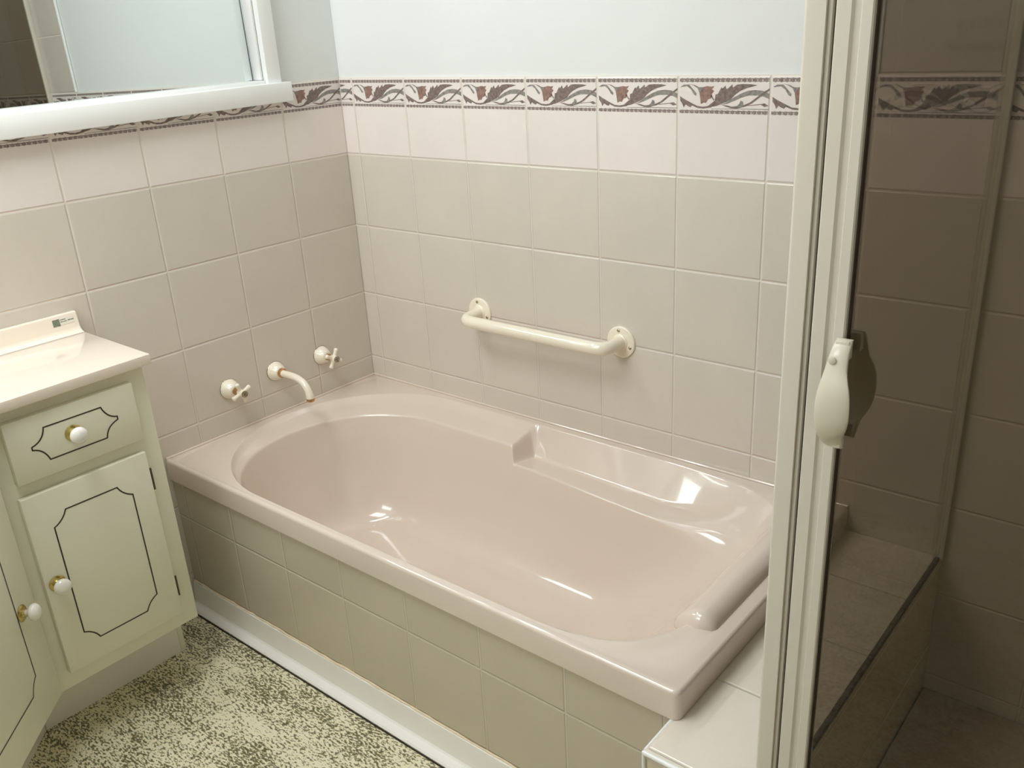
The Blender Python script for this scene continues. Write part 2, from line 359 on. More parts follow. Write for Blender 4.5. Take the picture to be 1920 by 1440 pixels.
# ------------------------------------------------------------------ bath
RIM = H - 0.859
def smooth01(x, a, b):
    t = min(1, max(0, (x - a) / (b - a))); return t * t * (3 - 2 * t)
def arc_r(n, cx, cy, a, b, p, t):          # right end, t 0..1 from front (-y) to back (+y)
    th = -PI / 2 + PI * t; c, s = math.cos(th), math.sin(th)
    return (cx + a * abs(c) ** (2 / p), cy + b * math.copysign(abs(s) ** (2 / p), s))
def arc_l(cx, cy, a, b, t):                # left end, back -> front
    th = PI / 2 + PI * t; return (cx + a * math.cos(th), cy + b * math.sin(th))
def bath_profiles():
    prof = []
    NB, NF, NL, NR = 260, 60, 90, 110
    seqs = [('back', i / NB) for i in range(NB)] + [('left', i / NL) for i in range(NL)] + [('front', i / NF) for i in range(NF)] + [('right', i / NR) for i in range(NR)]
    cI, bI = -0.403, 0.279
    for seg, t in seqs:
        if seg == 'back':
            x = 1.10 + (0.36 - 1.10) * t
            O = (x, -0.028); B = (0.95 + (0.36 - 0.95) * t, -0.225)
            I = (x, -0.124)
        elif seg == 'left':
            O = arc_l(0.36, -0.358, 0.330, 0.330, t); I = arc_l(0.36, cI, 0.265, bI, t); B = arc_l(0.36, -0.41, 0.165, 0.185, t); x = O[0]
        elif seg == 'front':
            x = 0.36 + 0.74 * t; O = (x, -0.688); I = (x, cI - bI); B = (0.36 + 0.59 * t, -0.595)
        else:
            O = arc_r(0, 1.10, -0.358, 0.315, 0.330, 3.4, t); B = arc_r(0, 0.95, -0.41, 0.150, 0.185, 2.3, t); x = O[0]
            I = (O[0] + (1.10 - O[0]) * 0.03, O[1] + (-0.358 - O[1]) * 0.02)
        Bz = H - 1.165; B3 = Vector((B[0], B[1], Bz)); O3 = Vector((O[0], O[1], H - 0.859))
        on = lambda P, z: P + (B3 - P) * ((P.z - z) / (P.z - Bz))       # point of the basin wall at height z
        if seg == 'back':
            I3 = Vector((x, -0.1235 - 0.105 * max(0.0, x - 0.74), H - 0.884))
        else: I3 = Vector((I[0], I[1], H - 0.884))
        P1 = O3 * .72 + I3 * .28; P1.z = H - 0.872; P2 = I3.copy()
        if seg == 'back' or (seg == 'right' and O[1] > -0.20):
            if seg == 'right': I3 = Vector((x, -0.1235 - 0.105 * (x - 0.74), H - 0.884))
            w_on = smooth01(x, 0.648, 0.680); w_off = smooth01(x, 1.19, 1.32); sx = (x - 0.68) / 0.55
            S1 = Vector((x, -0.064 - 0.032 * sx, H - 0.936)); S2 = on(I3, H - 0.926)
            P1 = P1.lerp(S1, w_on); P2 = P2.lerp(S2, w_on)
            if seg == 'right':
                ip = arc_r(0, 1.10, -0.390, 0.275, 0.229, 3.0, t); Ic = on(Vector((ip[0], ip[1], H - 0.884)), H - 0.918)
                w_in = smooth01(t, 0.50, 0.86); Pc = on(O3, H - 0.925).lerp(Ic, w_in); w_off = smooth01(x, 1.12, 1.31)
                P2 = P2.lerp(Pc, w_off); Pm = O3 * .58 + Pc * .42
                P1 = P1.lerp(Pm, w_off)
        elif seg == 'front':
            f = smooth01(t, 0.7, 1.0)
            P1 = Vector((x, -0.686, H - 0.864)); P2 = Vector((x, -0.682, H - 0.884))
            P1 = P1.lerp(on(O3, H - 0.885), f); P2 = P2.lerp(on(O3, H - 0.925), f)
        elif seg == 'right':
            ip = arc_r(0, 1.10, -0.390, 0.275, 0.229, 3.0, t); w_in = smooth01(t, 0.50, 0.86)
            P2 = on(O3, H - 0.925).lerp(on(Vector((ip[0], ip[1], H - 0.884)), H - 0.918), w_in); P1 = on(O3, H - 0.885).lerp(O3 * .58 + P2 * .42, w_in)
        sxp = min(0.95, max(0.40, B[0]))
        soft = 0.0
        if seg == 'right': soft = min(smooth01(t, 0.15, 0.40), 1 - smooth01(t, 0.80, 0.98))
        prof.append((O, P1, P2, (B[0], B[1], Bz), (sxp, -0.40, Bz - 0.006), soft))
    return prof
def rounded(pts, radii, n=4):
    """polyline with corners replaced by quadratic fillets"""
    out = [Vector(pts[0])]
    for i in range(1, len(pts) - 1):
        a, p, c = Vector(pts[i - 1]), Vector(pts[i]), Vector(pts[i + 1])
        r = radii[i - 1]; da, dc = (a - p), (c - p)
        ra = min(r, da.length * .45); rc = min(r, dc.length * .45)
        A, C = p + da.normalized() * ra, p + dc.normalized() * rc
        for k_ in range(n + 1):
            t = k_ / n; out.append(A * (1 - t) ** 2 + p * 2 * t * (1 - t) + C * t * t)
    out.append(Vector(pts[-1])); return out
bath = thing('bathtub', 'pinkish beige acrylic bathtub set into tiled surround below taps', 'bathtub', (0.74, -0.36, H - 0.915))
bm = bmesh.new()
rings = []
for O, P1, P2, Bp, S, soft in bath_profiles():
    Oz = Vector((O[0], O[1], RIM)); P1 = Vector(P1); P2 = Vector(P2); Bp = Vector(Bp); S = Vector(S)
    out_dir = (Oz - P1); out_dir.z = 0
    start = Oz + (out_dir.normalized() * 0.004 if out_dir.length > 1e-6 else Vector((0, 0, 0)))
    mid = P2 * .5 + Bp * .5; bulge = (mid - Vector((0.66, -0.40, mid.z))).normalized() * 0.016; mid = mid + bulge
    rings.append([Vector(v) for v in rounded([start, Oz, P1, P2, mid, Bp, Bp * .5 + S * .5, S], [0.0035 + 0.004 * soft, 0.010 + 0.03 * soft, 0.007 + 0.07 * soft, 0.09, 0.075, 0.04], 7)])
n = len(rings)
first = 260 + 90 + 60 + 6                     # soften the foot end of the basin along its contour
idx = [i % n for i in range(first, n + 40)]
for _ in range(60):
    new = {i: [rings[i][k_] * .5 + (rings[i - 1][k_] + rings[(i + 1) % n][k_]) * .25 if k_ > 4 else rings[i][k_] for k_ in range(len(rings[i]))] for i in idx[1:-1]}
    for i in new: rings[i] = new[i]
rings = [[bm.verts.new(v) for v in r_] for r_ in rings]
for i in range(n):
    A, B = rings[i], rings[(i + 1) % n]
    for k_ in range(len(A) - 1): bm.faces.new((A[k_], B[k_], B[k_ + 1], A[k_ + 1]))
inner = [r_[-1] for r_ in rings]
f_ = bm.faces.new(inner); bmesh.ops.triangulate(bm, faces=[f_])
# rim plate with rolled edge
BX0, BX1, BY0, BY1 = 0.0006, 1.475, -0.708, -0.0015
def rect_loop(ins, z, rc=0.014, ns=5):
    x0, x1, y0_, y1_ = BX0 + ins, BX1 - ins, BY0 + ins, BY1 - ins; rc = max(0.004, rc - ins); L = []
    rl = 0.004
    for cx, cy, a0, rc in ((x1 - rl, y1_ - rl, 0, rl), (x0 + rl, y1_ - rl, 90, rl), (x0 + rl, y0_ + rl, 180, rl), (x1 - rc, y0_ + rc, 270, rc)):
        for k_ in range(ns + 1):
            a = math.radians(a0 + 90 * k_ / ns); L.append(bm.verts.new((cx + rc * math.cos(a), cy + rc * math.sin(a), z)))
    return L
loops = [rect_loop(0.020, H - 0.914), rect_loop(0.0, H - 0.914), rect_loop(0.0, RIM - 0.008), rect_loop(0.0008, RIM - 0.0045), rect_loop(0.0028, RIM - 0.0018), rect_loop(0.0065, RIM)]
for A, B in zip(loops, loops[1:]):
    for k_ in range(len(A)): bm.faces.new((A[k_], A[(k_ + 1) % len(A)], B[(k_ + 1) % len(A)], B[k_]))
o_loop = [r_[0] for r_ in rings]; L = loops[-1]
tri = geometry.tessellate_polygon([[v.co.xy.to_3d() for v in L], [v.co.xy.to_3d() for v in o_loop]])
allv = L + o_loop
for a, b_, c in tri:
    try: bm.faces.new((allv[a], allv[b_], allv[c]))
    except ValueError: pass
obj('tub_shell', bm, M_bath, bath, ang=50)
# raised head rest roll across the right-hand end
bm = bmesh.new()
ncs = 24; secs = []
yA, yB = -0.548, -0.168
for j in range(41):
    s = j / 40; y = yA + (yB - yA) * s
    e = min(1, min(s, 1 - s) / 0.055); k_ = math.sqrt(max(0.02, 1 - (1 - e) ** 2))
    ring = []
    for i in range(ncs):
        th = 2 * PI * i / ncs; c, s_ = math.cos(th), math.sin(th)
        x = 1.414 + (0.034 * c if c > 0 else 0.052 * c) * k_
        z = RIM - 0.006 + (0.030 * s_ if s_ > 0 else 0.030 * s_) * k_
        if c < 0: z -= 0.018 * (-c) ** 1.6 * k_
        ring.append(bm.verts.new((x, y, z)))
    secs.append(ring)
for A, B in zip(secs, secs[1:]):
    for i in range(ncs): bm.faces.new((A[i], A[(i + 1) % ncs], B[(i + 1) % ncs], B[i]))
bm.faces.new(secs[0][::-1]); bm.faces.new(secs[-1])
obj('head_rest', bm, M_bath, bath, ang=70)

# tiled surround: apron panel, ledge at the foot of the shower screen
sur = thing('bath_surround', 'beige tiled apron and low ledge boxing in the bathtub', 'bath surround', (0.8, -0.70, 0))
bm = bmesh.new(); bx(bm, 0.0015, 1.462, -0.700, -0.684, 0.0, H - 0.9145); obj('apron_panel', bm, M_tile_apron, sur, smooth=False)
bm = bmesh.new(); bx(bm, 1.464, 1.6675, -0.787, -0.0015, 0.0, H - 0.915, 0.0, mi=0)
for f in bm.faces:
    c = f.calc_center_median(); f.material_index = 0 if c.z > H - 0.93 else 1
obj('ledge', bm, [M_tile_ledge, M_tile_ledgeface], sur, smooth=False)
bm = bmesh.new(); tube(bm, [(1.4625, -0.784, H - 0.9185), (1.4625, -0.704, H - 0.9185)], 0.0038, 10)
tube(bm, [(1.4625, -0.7885, 0.0), (1.4625, -0.7885, H - 0.9165)], 0.003, 10)
tube(bm, [(1.462, -0.7875, H - 0.9190), (1.6675, -0.7875, H - 0.9190)], 0.0045, 12)
obj('edge_trim', bm, M_white, sur)
# shower floor and threshold
bm = bmesh.new(); bx(bm, 1.6695, RX - 0.002, -0.74, -0.0015, 0.0, 0.06, 0.004); bx(bm, 1.6695, RX - 0.002, -0.80, -0.742, 0.0, 0.12, 0.004)
o = obj('shower_tray', bm, M_tray); tag(o, 'beige shower tray behind the tinted glass door', 'shower tray')

# white two-step skirting along the apron
bm = bmesh.new()
pr = [(-0.700, H - 1.222), (-0.7055, H - 1.224), (-0.7115, H - 1.279), (-0.7145, H - 1.283), (-0.731, H - 1.2865), (-0.7345, H - 1.290), (-0.7345, 0.003), (-0.7315, 0.003), (-0.7315, 0.0), (-0.700, 0.0)]
prism(bm, pr, 0.0015, 1.4600, axis='x')
for f in bm.faces: f.material_index = 0
sk = struct('baseboard_bath', bm, [M_skirt], False)
bm = bmesh.new(); rnd = random.Random(5)
pts = [(x * 0.02 + 0.003, -0.7015 - rnd.uniform(0, .0012), H - 1.2215 + rnd.uniform(-.0012, .0016)) for x in range(0, 73)]
tube(bm, pts, [0.0016 + rnd.uniform(0, 0.0014) for _ in pts], 8)
obj('caulk_line', bm, M_caulk, sk)
bm = bmesh.new(); bx(bm, 0.0015, 1.46, -0.7375, -0.7343, 0.0002, 0.0016); obj('skirting_gap', bm, M_gap, sk, smooth=False)
bm = bmesh.new()
tube(bm, [(0.002, -0.704, RIM), (0.002, -0.002, RIM)], 0.0032, 10); tube(bm, [(0.002, -0.002, RIM), (1.474, -0.002, RIM)], 0.0032, 10)
obj('sealant_bead', bm, M_bath, bath)
# ------------------------------------------------------------------ taps
def tap(y, z, rot, label):
    t = thing('bath_tap', label, 'tap', (0, y, z), 'cross handle taps over the bath')
    bm = bmesh.new()
    lathe(bm, [(0.0, 0.0265), (0.002, 0.0270), (0.005, 0.0262), (0.012, 0.0235), (0.019, 0.0195), (0.025, 0.0158), (0.028, 0.0125)], (0.0003, y, z), (1, 0, 0)); obj('escutcheon', bm, M_tap, t, ang=60)
    bm = bmesh.new(); lathe(bm, [(0, 0.0272), (0.0012, 0.0276), (0.0018, 0.0272)], (0.0002, y, z), (1, 0, 0)); obj('base_shadow_ring', bm, M_chrome, t)  # grey-brown ring, mostly standing in for the contact shadow on the tiles
    bm = bmesh.new(); lathe(bm, [(0.0, 0.0095), (0.006, 0.0098), (0.010, 0.0085), (0.016, 0.0085), (0.019, 0.0078)], (0.027, y, z), (1, 0, 0)); obj('collar', bm, M_gold, t)
    hd = bmesh.new(); lathe(hd, [(0.0, 0.0070), (0.003, 0.0092), (0.010, 0.0098), (0.018, 0.0092), (0.024, 0.0088)], (0.044, y, z), (1, 0, 0), 28)
    for k_ in range(4):
        a = rot + k_ * PI / 2; d = Vector((0, math.cos(a), math.sin(a))); c = Vector((0.055, y, z))
        tube(hd, [c + d * 0.004, c + d * 0.012, c + d * 0.020, c + d * 0.026, c + d * 0.0285, c + d * 0.030], [0.0058, 0.0050, 0.0054, 0.0066, 0.0060, 0.0025], 16)
    h_ = obj('cross_handle', hd, M_tap, t, ang=60)
    bm = bmesh.new(); lathe(bm, [(0, 0.0088), (0.002, 0.0092), (0.004, 0.0086), (0.0044, 0.0068), (0.0036, 0.0064)], (0.068, y, z), (1, 0, 0), 28); cp = obj('cap', bm, M_chrome, h_)
    return t, h_
t1, h1 = tap(-0.495, H - 0.7405, math.radians(20), 'cream cross handle tap, nearest the vanity')
t2, h2 = tap(-0.187, H - 0.7415, math.radians(62), 'cream cross handle tap, nearest the room corner')
# letters on the caps (H and C), thin raised strokes
def cap_letter(h_, y, z, segs):
    bm = bmesh.new()
    for (a, b_) in segs:
        tube(bm, [(0.0722, y + a[0] * .0034, z + a[1] * .0034), (0.0722, y + b_[0] * .0034, z + b_[1] * .0034)], 0.0006, 6)
    obj('cap_letter', bm, M_ink, h_)
cap_letter(h1, -0.495, H - 0.7405, [((-.7, -1), (-.7, 1)), ((.7, -1), (.7, 1)), ((-.7, 0), (.7, 0))])
cap_letter(h2, -0.187, H - 0.7415, [((.7, .8), (0, 1)), ((0, 1), (-.7, .5)), ((-.7, .5), (-.7, -.5)), ((-.7, -.5), (0, -1)), ((0, -1), (.7, -.8))])
sy, sz = -0.347, H - 0.738
sp_ = thing('bath_spout', 'cream curved bath spout with gold tip between the two taps', 'spout', (0, sy, sz))
bm = bmesh.new(); lathe(bm, [(0.0, 0.0265), (0.002, 0.0270), (0.005, 0.0262), (0.012, 0.0238), (0.019, 0.020), (0.025, 0.0165), (0.028, 0.0135)], (0.0003, sy, sz), (1, 0, 0)); obj('escutcheon', bm, M_tap, sp_, ang=60)
bm = bmesh.new(); lathe(bm, [(0, 0.0272), (0.0012, 0.0276), (0.0018, 0.0272)], (0.0002, sy, sz), (1, 0, 0)); obj('base_shadow_ring', bm, M_chrome, sp_)  # same ring drawn for the contact shadow under the spout's escutcheon
bm = bmesh.new(); lathe(bm, [(0, 0.0125), (0.003, 0.0138), (0.008, 0.0134), (0.010, 0.0115)], (0.026, sy, sz), (1, 0, 0)); obj('collar', bm, M_gold, sp_)
def bez(p0, p1, p2, p3, n):
    P = [Vector(p) for p in (p0, p1, p2, p3)]
    return [P[0] * (1 - t) ** 3 + P[1] * 3 * t * (1 - t) ** 2 + P[2] * 3 * t * t * (1 - t) + P[3] * t ** 3 for t in [i / n for i in range(n + 1)]]
bm = bmesh.new()
path = [Vector((0.030, sy, sz))] + bez((0.040, sy, sz - .001), (0.105, sy, sz + .003), (0.139, sy, sz - 0.006), (0.1415, sy, sz - 0.052), 22)
tube(bm, path, [0.0098 + 0.0008 * (i > 20) for i in range(len(path))], 24)
obj('spout_arm', bm, M_tap, sp_, ang=60)
bm = bmesh.new(); lathe(bm, [(0, 0.0106), (0.002, 0.0112), (0.007, 0.0112), (0.0085, 0.0100), (0.0085, 0.006), (0.006, 0.006)], (0.1415, sy, sz - 0.050), (0, 0, -1), 28); obj('spout_tip', bm, M_gold, sp_)

# ------------------------------------------------------------------ grab rail
gr = thing('grab_rail', 'cream tubular grab rail screwed to tiles above the bathtub', 'grab rail', (0.68, 0, H - 0.594))
gz = H - 0.594
bm = bmesh.new()
xl, xr, r_, dep = 0.462, 0.908, 0.0158, 0.072
path = [Vector((xl, -0.002, gz + .004))] + [Vector((xl, -0.020, gz + .003))] + bez((xl, -0.030, gz + .002), (xl, -dep, gz), (xl + 0.012, -dep, gz), (xl + 0.062, -dep, gz), 16)
path += [Vector((0.6 + i * .08, -dep, gz)) for i in range(3)]
path += bez((xr - 0.062, -dep, gz), (xr - 0.012, -dep, gz), (xr, -dep, gz), (xr, -0.030, gz), 16) + [Vector((xr, -0.020, gz)), Vector((xr, -0.002, gz))]
tube(bm, path, r_, 28); obj('rail_tube', bm, M_tap, gr, ang=60)
for fx, dz in ((xl, .004), (xr, 0)):
    bm = bmesh.new(); lathe(bm, [(0, 0.0385), (0.0035, 0.0385), (0.0048, 0.0375), (0.0055, 0.034), (0.0058, 0.0205), (0.009, 0.0185), (0.0095, 0.015)], (fx, -0.0002, gz + dz), (0, -1, 0), 48)
    fl = obj('flange', bm, M_tap, gr, ang=50)
    for a in (100, -20, 220):
        c = (fx + 0.0285 * math.cos(math.radians(a)), -0.0055, gz + dz + 0.0285 * math.sin(math.radians(a)))
        bm = bmesh.new(); lathe(bm, [(0, 0.0042), (0.0012, 0.0040), (0.0022, 0.0022), (0.0016, 0.001)], c, (0, -1, 0), 16); obj('screw', bm, M_screw, fl)

# ------------------------------------------------------------------ vanity
VX, VY, SY = 0.287, -0.850, -1.181        # face plane, end by the bath, seam with the angled unit
BZ, TZ, KX = H - 1.128, H - 0.499, 0.150
def strokes(bm, pts, w, surf, n, close=True):
    """flat painted line on a plane: pts are (s, z); surf(s, z, lift) -> 3D"""
    P = [Vector(p) for p in pts]; m_ = len(P); L = []; R = []
    for i, p in enumerate(P):
        a, b_ = P[i - 1], P[(i + 1) % m_]
        d1 = (p - a).normalized(); d2 = (b_ - p).normalized(); n1 = Vector((-d1.y, d1.x)); n2 = Vector((-d2.y, d2.x))
        nn = (n1 + n2); nn = nn.normalized() if nn.length > 1e-4 else n1; k_ = w / 2 / max(0.5, nn.dot(n1))
        L.append(bm.verts.new(surf(*(p + nn * k_), n))); R.append(bm.verts.new(surf(*(p - nn * k_), n)))
    for i in range(m_):
        j = (i + 1) % m_; bm.faces.new((L[i], L[j], R[j], R[i]))
def concave(a, b_, corner, n=8):
    """quarter curve from a to b_ bulging away from the panel corner"""
    a, b_ = Vector(a), Vector(b_); c = Vector((a.x, b_.y)) if abs(a.x - corner[0]) > abs(b_.x - corner[0]) else Vector((b_.x, a.y))
    c = Vector(corner) * -0.0 + (a + b_) / 2 + ((a + b_) / 2 - Vector(corner)) * 0.42
    return [a * (1 - t) ** 2 + c * 2 * t * (1 - t) + b_ * t * t for t in [i / n for i in range(n + 1)]]
def panel_outline(s0, s1, z0, z1, cs, cz):
    """door ornament: rectangle whose corners are scooped by a concave curve"""
    out = []
    for (a, b_, k_) in (((s1 - cs, z1), (s1, z1 - cz), (s1, z1)), ((s1, z0 + cz), (s1 - cs, z0), (s1, z0)), ((s0 + cs, z0), (s0, z0 + cz), (s0, z0)), ((s0, z1 - cz), (s0 + cs, z1), (s0, z1))):
        out += concave(a, b_, k_)
    return out
def surf_x(s, z, l): return (VX + 0.016 + l, s, z)
def knob(pt, nrm, parent, label=None):
    bm = bmesh.new(); lathe(bm, [(0, 0.0165), (0.0012, 0.0168), (0.003, 0.0150), (0.004, 0.0085), (0.006, 0.0065), (0.0075, 0.0058)], pt, nrm, 32)
    kb = obj('knob', bm, M_brass, parent, ang=50)
    return kb
def knob_full(pt, nrm, door):
    """a knob is one mesh: brass back plate and porcelain ball"""
    bm = bmesh.new()
    lathe(bm, [(0, 0.0165), (0.0012, 0.0168), (0.003, 0.0150), (0.004, 0.0085), (0.0062, 0.0072), (0.0075, 0.0066)], pt, nrm, 32, mi=0)
    lathe(bm, [(0.0072, 0.0062), (0.013, 0.0078), (0.016, 0.0125), (0.019, 0.0158), (0.023, 0.0172), (0.027, 0.0165), (0.031, 0.0132), (0.0335, 0.008), (0.0345, 0.001)], pt, nrm, 36, mi=1)
    return obj('knob', bm, [M_brass, M_knob], door, ang=50)

v1 = thing('vanity_cabinet', 'cream vanity unit with one drawer over one door beside bath', 'cabinet', (0.15, -1.02, 0))
bm = bmesh.new()
bx(bm, 0.0015, VX, SY, VY, BZ, TZ, 0.0025)                                  # carcass
obj('carcass', bm, M_cream, v1)
bm = bmesh.new(); prism(bm, [(0.0015, SY), (KX, SY), (KX, VY + 0.012), (0.0015, VY + 0.012)], 0.0, BZ + 0.001); obj('kick_board', bm, M_kick, v1, smooth=False)
bm = bmesh.new(); bx(bm, 0.0015, KX + 0.002, VY + 0.004, VY + 0.017, 0.0, BZ + 0.001, 0.001); obj('end_panel', bm, M_cream, v1)
# drawer
bm = bmesh.new(); bx(bm, VX, VX + 0.016, -1.144, -0.888, H - 0.6525, H - 0.5255, 0.0018)
dr = obj('drawer', bm, M_cream, v1)
pts = []
zc = H - 0.5885
half = [(-0.960, H - 0.5545), (-0.9435, H - 0.578), (-0.9325, H - 0.5845), (-0.9330, H - 0.5905), (-0.948, H - 0.601), (-0.9615, H - 0.6215)]
def sc_curve(a, b_, c): return [Vector(a) * (1 - t) ** 2 + Vector(c) * 2 * t * (1 - t) + Vector(b_) * t * t for t in [i / 7 for i in range(8)]]
pts += sc_curve((-0.9605, H - 0.5545), (-0.9322, H - 0.5840), (-0.9525, H - 0.5800)) + [Vector((-0.9322, H - 0.5900))]
pts += sc_curve((-0.9330, H - 0.5910), (-0.9615, H - 0.6210), (-0.9570, H - 0.5975))
pts += [Vector((-1.0755, H - 0.6215))]
pts += sc_curve((-1.0760, H - 0.6212), (-1.1030, H - 0.5920), (-1.0830, H - 0.5960)) + [Vector((-1.1030, H - 0.5862))]
pts += sc_curve((-1.1025, H - 0.5855), (-1.0740, H - 0.5548), (-1.0790, H - 0.5800))
bm = bmesh.new(); strokes(bm, pts, 0.0028, surf_x, 0.0004); obj('painted_line', bm, M_line, dr, smooth=False)
knob_full((VX + 0.016, -1.023, H - 0.5855), (1, 0, 0), dr)
# door
bm = bmesh.new(); bx(bm, VX + 0.0005, VX + 0.016, -1.149, -0.8915, H - 1.087, H - 0.681, 0.0018)
do = obj('door', bm, M_cream, v1)
bm = bmesh.new(); strokes(bm, panel_outline(-1.1030, -0.9385, H - 1.038, H - 0.732, 0.0285, 0.0285), 0.0028, surf_x, 0.0004); obj('painted_line', bm, M_line, do, smooth=False)
knob_full((VX + 0.016, -1.126, H - 0.8765), (1, 0, 0), do)
for (za, zb) in ((H - 0.772, H - 0.722), (H - 1.042, H - 0.992)):
    bm = bmesh.new(); tube(bm, [(VX + 0.0125, -0.8888, za), (VX + 0.0125, -0.8888, zb)], 0.0026, 10); obj('hinge', bm, M_hinge, do)

# angled bowl section of the vanity
v2 = thing('vanity_cabinet', 'cream angled vanity unit at the far left, door knob showing', 'cabinet', (0.3, -1.5, 0))
dn = Vector((0.70711, 0.70711, 0)); ds = Vector((0.70711, -0.70711, 0)); A0 = Vector((VX, SY, 0))
def surf_a(s, z, l):
    p = A0 + ds * s + dn * (0.016 + l); return (p.x, p.y, z)
E1 = A0 + ds * 0.40
bm = bmesh.new(); prism(bm, [(0.0015, SY - 0.001), (VX, SY - 0.001), (E1.x, E1.y), (E1.x, -1.74), (0.0015, -1.74)], BZ, TZ, 0.002); obj('carcass', bm, M_cream, v2)
k0 = Vector((KX, SY - 0.001, 0)); k1 = k0 + ds * 0.44
bm = bmesh.new(); prism(bm, [(0.0015, SY - 0.001), (k0.x, k0.y), (k1.x, k1.y), (k1.x, -1.73), (0.0015, -1.73)], 0.0, BZ + 0.001); obj('kick_board', bm, M_kick, v2, smooth=False)
bm = bmesh.new()
q = [A0 + ds * 0.007 + dn * 0.0005, A0 + ds * 0.385 + dn * 0.0005, A0 + ds * 0.385 + dn * 0.016, A0 + ds * 0.007 + dn * 0.016]
prism(bm, [(p.x, p.y) for p in q], H - 1.116, H - 0.545, 0.0015); do2 = obj('door', bm, M_cream, v2)
bm = bmesh.new(); strokes(bm, panel_outline(0.081, 0.330, H - 1.041, H - 0.60, 0.028, 0.028), 0.0028, surf_a, 0.0004); obj('painted_line', bm, M_line, do2, smooth=False)
p = surf_a(0.062, H - 0.8805, 0); knob_full(p, dn, do2)

# counter top with upstand
ct = thing('countertop', 'glossy cream moulded vanity top with low splashback against tiles', 'worktop', (0.15, -1.1, TZ))
bm = bmesh.new()
cpoly = [(0.0015, -0.8385), (0.309, -0.8400), (0.318, -1.172), (0.607, -1.461), (0.607, -1.76), (0.0015, -1.76)]
prism(bm, cpoly, H - 0.4985, H - 0.477, 0.0016, seg=2); obj('counter', bm, M_top, ct, ang=40)
bm = bmesh.new(); prism(bm, [(0.0008, H - 0.4768), (0.0008, H - 0.4315), (0.0095, H - 0.4315), (0.0125, H - 0.4340), (0.0165, H - 0.4680), (0.0210, H - 0.4740), (0.0290, H - 0.4768)], -1.76, -0.8385, axis='y' if False else 'z') if False else None
def up_ring(y): return [bm.verts.new((x, y, z)) for x, z in [(0.0008, H - 0.4772), (0.0008, H - 0.4320), (0.0085, H - 0.4316), (0.0118, H - 0.4335), (0.0130, H - 0.4370), (0.0165, H - 0.4640), (0.0195, H - 0.4710), (0.0250, H - 0.4752), (0.0320, H - 0.4769)]]
A = up_ring(-1.76); B = up_ring(-0.8392); bm.faces.new(A); bm.faces.new(B[::-1])
for i in range(len(A)): bm.faces.new((A[i], A[(i + 1) % len(A)], B[(i + 1) % len(A)], B[i]))
obj('splashback', bm, M_top, ct, ang=40)
# maker's sticker on the upstand
def up_pt(y, z, l):
    t = (H - 0.4370 - z) / 0.027; return (0.0131 + 0.0035 * t + 0.0003 + l, y, z)
def up_quad(bm, y0, y1, z0, z1, l, mi, slope=0.0):
    f = bm.faces.new([bm.verts.new(up_pt(y, z, l)) for y, z in ((y0, z0), (y1, z0), (y1, z1), (y0, z1))]); f.material_index = mi
bm = bmesh.new()
up_quad(bm, -0.8955, -0.8475, H - 0.4535, H - 0.4395, 0, 0)
up_quad(bm, -0.8945, -0.8790, H - 0.4540, H - 0.4400, 0.0002, 1)
for a, b_ in ((-0.8945, -0.888), (-0.886, -0.879)): up_quad(bm, a, b_, H - 0.4545, H - 0.4530, 0.0003, 2); up_quad(bm, a + .001, b_, H - 0.4412, H - 0.4398, 0.0003, 2)
rnd = random.Random(11)
for (ya, yb, z) in ((-0.8770, -0.8650, -0.4425), (-0.8770, -0.8635, -0.4470), (-0.8615, -0.8485, -0.4462)):
    y = ya
    while y < yb:
        wd = rnd.uniform(.0008, .0015); up_quad(bm, y, y + wd, H + z - .0011, H + z + .0010 * rnd.uniform(.5, 1.2), 0.0002, 2); y += wd + .0004
obj('label_sticker', bm, [M_label, M_green, M_ink], ct, smooth=False)

# ------------------------------------------------------------------ mirror
mi_ = thing('wall_mirror', 'recessed mirror in white painted timber frame with projecting sill', 'mirror', (0, -0.75, H))
SH = 0.0165
def shear(bm):
    for v in bm.verts: v.co.z += SH * (v.co.y + 0.20)
bm = bmesh.new(); m0, m1 = MZ0 + 0.003, MZ1 - 0.003
vs = []
nx, nz_ = 1, 0.0150
def mx(y, z): return -0.030 - nz_ * (z - (H + 0.1)) 
f = [bm.verts.new((mx(y, z), y, z)) for y, z in ((MY0 + 0.004, H - 0.012), (MY1 - 0.004, H - 0.012), (MY1 - 0.004, MZ1 - 0.035), (MY0 + 0.004, MZ1 - 0.035))]
g = [bm.verts.new((v.co.x - 0.005, v.co.y, v.co.z)) for v in f]
bm.faces.new(f); bm.faces.new(g[::-1])
for i in range(4): bm.faces.new((f[i], g[i], g[(i + 1) % 4], f[(i + 1) % 4]))
obj('mirror_glass', bm, M_mirror, mi_, smooth=False)
bm = bmesh.new()
bx(bm, 0.0005, 0.020, -0.2445, -0.2025, H - 0.002, H + 0.90, 0.002, 3)       # right stile face
bx(bm, -0.024, 0.016, MY1 + 0.0003, -0.2435, H + 0.0, H + 0.86, 0.001) if False else None
bx(bm, 0.0005, 0.020, MY0 - 0.04, MY0 + 0.002, H - 0.002, H + 0.90, 0.002, 3)
bx(bm, 0.0005, 0.020, MY0 + 0.002, -0.2445, MZ1 - 0.002, H + 0.90, 0.002, 3)
obj('frame', bm, M_white, mi_)
bm = bmesh.new()                                                          # inner lining of the recess
bx(bm, -0.024, 0.004, -0.2525, -0.2462, H + 0.012, MZ1 - 0.0005, 0.001)
bx(bm, -0.058, 0.0004, MY1 - 0.0035, MY1 - 0.0003, H + 0.012, MZ1 - 0.0005, 0.0005)
obj('stop_bead', bm, M_white, mi_)
